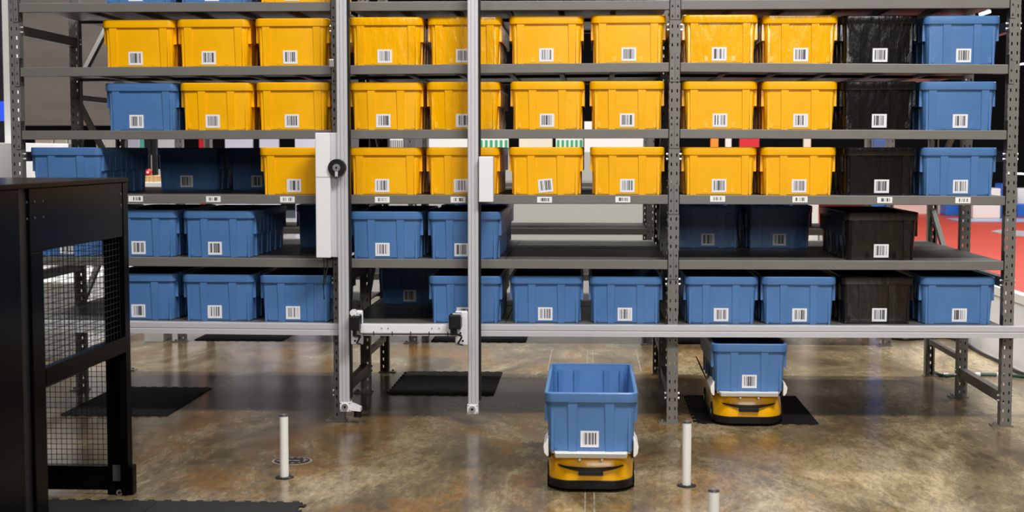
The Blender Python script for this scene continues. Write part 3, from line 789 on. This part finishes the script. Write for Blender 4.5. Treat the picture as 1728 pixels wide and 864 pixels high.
bpx('booth_wall', 560, 1110, 256, 500, 8.0, M['boothlit'], 'white lit booth panel seen through the empty middle shelf', 'booth')
bpx('booth_wall', 1330, 1382, 300, 470, 12.0, M['booth'], 'white booth wall seen between dark totes in the right bay', 'booth')
bpx('booth_wall', 120, 470, 262, 500, 14.8, M['booth'], 'white booth wall far behind the left bay', 'booth')

# display boards and goods glimpsed through the slit between the second and third shelves
lav = mat('lavender_board', (.62, .60, .72), .6); cream = mat('cream_board', (.72, .66, .55), .6); pink = mat('pale_pink_board', (.70, .52, .46), .6)
teal = mat('teal_board', (.15, .55, .45), .5); orange = mat('orange_board', (.75, .25, .02), .5); grey2 = mat('grey_board', (.10, .10, .11), .6)
glim = [(60, 88, 'pink', pink, M['booth']), (92, 112, 'cream', cream, None), (116, 130, 'white', M['booth'], None), (163, 203, 'white and yellow', M['booth'], 'y'), (216, 234, 'pale lavender', lav, None),
        (235, 243, 'teal', teal, None), (265, 300, 'white', M['booth'], None), (336, 348, 'red', M['signred'], None), (380, 426, 'lavender', lav, None), (438, 470, 'lavender', lav, None),
        (498, 534, 'white', lav, None), (588, 607, 'dark grey', grey2, None), (658, 680, 'striped white', M['booth'], 's'), (682, 713, 'grey', grey2, None), (724, 789, 'white', M['booth'], None),
        (808, 858, 'green and white', M['booth'], 'g'), (876, 932, 'white', cream, None), (938, 984, 'green lettered', M['booth'], 'g'), (986, 1086, 'wide white', M['booth'], None),
        (1199, 1212, 'orange', orange, None), (1224, 1234, 'small white', M['booth'], None), (1248, 1281, 'red and pink', M['signred'], None), (1356, 1368, 'cream', cream, None), (1474, 1500, 'blue and white', M['boothblue'], 's')]
for i, (u0, u1, nm, m_, deco) in enumerate(glim):
    y = 9.0+.13*(i % 3)
    a, b_ = at(u0, 262, 1, y).x, at(u1, 262, 1, y).x
    zt_ = at(u0, 205 if 985 < u0 < 1000 else 232, 1, y).z
    nm = {14: 'plain white, right of the grey,', 2: 'narrow white', 6: 'white, between dark totes,', 10: 'pale grey white', 16: 'cream white'}.get(i, nm)
    r = empty('display_board', ((a+b_)/2, y, 0), f'{nm} exhibition board in the slit above the ' + ('yellow' if 436 < u0 < 1410 else 'blue' if u0 > 1410 or u0 < 240 else 'dark') + ' totes',
              'display board', 'display boards far behind the rack')
    w_ = (b_-a)/2
    MB().box(-w_, w_, 0, .05, .06, zt_).build('panel', m_, r)
    for sx in (-w_*.7, w_*.7): MB().box(sx-.02, sx+.02, -.1, .15, 0, .06).build('foot', grey2, r)
    cm = {'y': cream, 's': grey2, 'g': M['green']}.get(deco) if isinstance(deco, str) else None
    if cm:
        for q in range(6):
            xx = -w_+w_*2*(q+.25)/6
            MB().box(xx, xx+w_*.18, -.006, 0, zt_-.13, zt_-.03).build('printed_block', cm, r)
    if i == 18:
        t_ = bpy.data.curves.new('lettering', 'FONT'); t_.body = 'IN'; t_.size = .11; t_.extrude = .002
        to = bpy.data.objects.new('lettering', t_); COL.objects.link(to); bpy.context.view_layer.update()
        lm = bpy.data.meshes.new_from_object(to.evaluated_get(bpy.context.evaluated_depsgraph_get())); bpy.data.objects.remove(to); lm.materials.clear(); lm.materials.append(M['blackp'])
        o = link('lettering', lm, r); p = at(985, 304, 1, y-.01); o.location = (p.x-r.location.x+.02, -.01, p.z); o.rotation_euler.x = PI/2
# goods standing on a pedestal beside the far rack, left bay
zz = LV[3][1]
pa, pb = at(238, 262, 1, NY).x, at(269, 262, 1, NY).x
tag(MB().box(pa, pb, NY, NY+.3, 0, zz).build('pedestal', M['booth'], None, .004), 'white pedestal under the tan boxes behind the left bay', 'pedestal')
for ki, (u0, u1, h) in enumerate(((240, 246.5, .05), (247, 251.5, .05), (252, 259, .052), (259.5, 267, .05))):
    a, b_ = at(u0, 300, 1, NY+.05).x, at(u1, 300, 1, NY+.05).x
    tag(MB().box(a, b_, NY+.05, NY+.25, zz-.001, zz+h).build('cardboard_box', M['tan'], None, .003), f'small tan cardboard box between the dark totes, {ORD[ki]} from left in its line', 'box', 'tan boxes in a line')
p = at(251, 297, 1, NY+.12)
bm = bmesh.new(); bmesh.ops.create_uvsphere(bm, u_segments=20, v_segments=12, radius=.028); me = bpy.data.meshes.new('red_ball'); bm.to_mesh(me); bm.free(); me.materials.append(M['signred'])
o = link('red_ball', me, None, 0, True, (p.x, NY+.12, zz+.052+.027)); tag(o, 'small red ball on the tan boxes between dark totes on the third shelf', 'ball')
MB().cyl((0, -.028, 0), (0, -.026, 0), .010, 12).build('white_mark', M['plast'], o)
for u0, u1 in ((243.5, 252), (256, 264)):
    a, b_ = at(u0, 262, 1, 5.2).x, at(u1, 262, 1, 5.2).x
    tag(MB().box(a, b_, 5.2, 5.26, 0, 2.2).build('black_pole', M['blackp'], None, .004), ('left' if u0 < 250 else 'right')+' one of two black poles behind the gap between dark totes', 'pole', 'black poles behind the gap')

# booth furniture on and beside the red carpet
def onstage(name, u0, u1, v0, v1, y, m, label, cat, d=.4, z0=SH):
    a, b_ = at(u0, v1, 1, y), at(u1, v0, 1, y)
    return tag(MB().box(a.x, b_.x, y, y+d, z0, b_.z).build(name, m, None, .01), label, cat)
YB = 16.0
onstage('display_wall', 1500, 1592, 318, 350, YB+.9, pink, 'pale pinkish wall at the far edge of the red carpet behind the black tote', 'booth')
onstage('display_wall', 1596, 1640, 335, 352, YB+.4, M['boothblue'], 'bright blue panel at the far edge of the red carpet', 'booth')
cab = onstage('white_cabinet', 1642, 1689, 318, 352, YB-.6, M['plast'], 'big white cabinet at the far edge of the red carpet', 'cabinet', .8)
onstage('blue_column', 1689.5, 1699, 310, 352, YB-.6, M['boothblue'], 'blue column between the white cabinet and the rack post', 'column')
onstage('display_wall', 1700, 1716, 318, 352, YB+.2, M['stage'], 'pale wall strip right of the rack post', 'booth')
onstage('display_wall', 1717, 1790, 345, 352, YB, M['boothblue'], 'low blue kerb at the right edge beyond the carpet', 'kerb')
onstage('display_wall', 1717, 1790, 318, 344, YB+.5, M['plast'], 'white wall at the right edge beyond the carpet', 'booth')
a, b_ = at(1590, 375, 2, SH), at(1728, 372, 2, SH)
tag(MB().box(8.6, 21.3, 14.2, 15.1, SH, SH+.012).build('carpet_patch', mat('pale_blue_vinyl', (.30, .48, .75), .3), None), 'pale blue strip lying on the far part of the red carpet', 'floor graphic')
a = at(1650, 390, 2, SH); b_ = at(1728, 402, 2, SH)  # grey patch paints the booths' reflection onto the carpet
tag(MB().prism([(at(u, v, 2, SH).x, at(u, v, 2, SH).y) for u, v in ((1672, 391), (1700, 397), (1760, 403), (1760, 393), (1690, 388))], SH, SH+.008).build('carpet_patch', mat('grey_painted_reflection', (.45, .45, .5), .3), None),
    'grey painted reflection on the red carpet right of the rack post', 'floor graphic')
# fluorescent lamps far off under the ceiling
for (u0, v0, u1, v1, y, lb) in ((1653, 25, 1671, 19, 16, 'short bright lamp tube under the dark ceiling at top right'), (1695, 112, 1740, 106, 22, 'thin lamp line beyond the right rack post, upper'),
                                (1697, 292, 1740, 294, 22, 'thin lamp line beyond the right rack post, lower')):
    a, b_ = at(u0, v0, 1, y), at(u1, v1, 1, y)
    r = .022 if y == 16 else .012
    lo = tag(MB().cyl(a, b_, r, 12).build('lamp_tube', M['tube'], None, 0, True), lb, 'lamp')
    if y == 16: MB().cyl((b_.x, b_.y+.07, b_.z+.05), (b_.x, b_.y+.07, 8.5), .012, 8).build('hanging_rod', grey2, lo)
    if y == 16: MB().box(a.x, b_.x, a.y+.04, a.y+.1, b_.z+.02, b_.z+.08).build('lamp_housing', grey2, lo)

# cables on the floor at the right end
def fl(u, v, z=.012): return at(u, v, 2, z)
def smooth_path(pts, n=6):
    out = []
    for i in range(len(pts)-1):
        p0, p1, p2, p3 = pts[max(i-1, 0)], pts[i], pts[i+1], pts[min(i+2, len(pts)-1)]
        for k in range(n):
            t = k/n; out.append(.5*((2*p1)+(p2-p0)*t+(2*p0-5*p1+4*p2-p3)*t*t+(3*p1-p0-3*p2+p3)*t**3))
    return out+[pts[-1]]
c1 = MB().tube(smooth_path([fl(u, v) for u, v in ((1480, 566), (1520, 572), (1560, 571), (1598, 569), (1626, 578), (1655, 596), (1690, 612), (1718, 628), (1760, 640))]), .014)
tag(c1.build('black_cable', M['cable'], None, 0, True), 'thick black cable along the foot of the white stage side', 'cable')
c2 = tag(MB().tube(smooth_path([fl(u, v) for u, v in ((1571, 624), (1580, 630), (1596, 634), (1640, 632), (1690, 633), (1730, 636), (1770, 640))]), .011).build('green_cable', M['gcable'], None, 0, True),
    'dark green cable with white tape tags crossing behind the rack feet', 'cable')
for u, v in ((1595.5, 633.5), (1649, 632.5), (1686, 633)):
    a = fl(u-4, v); b_ = fl(u+4.5, v)
    MB().cyl(a, b_, .0175, 10).build('tape_tag', M['plast'], c2)
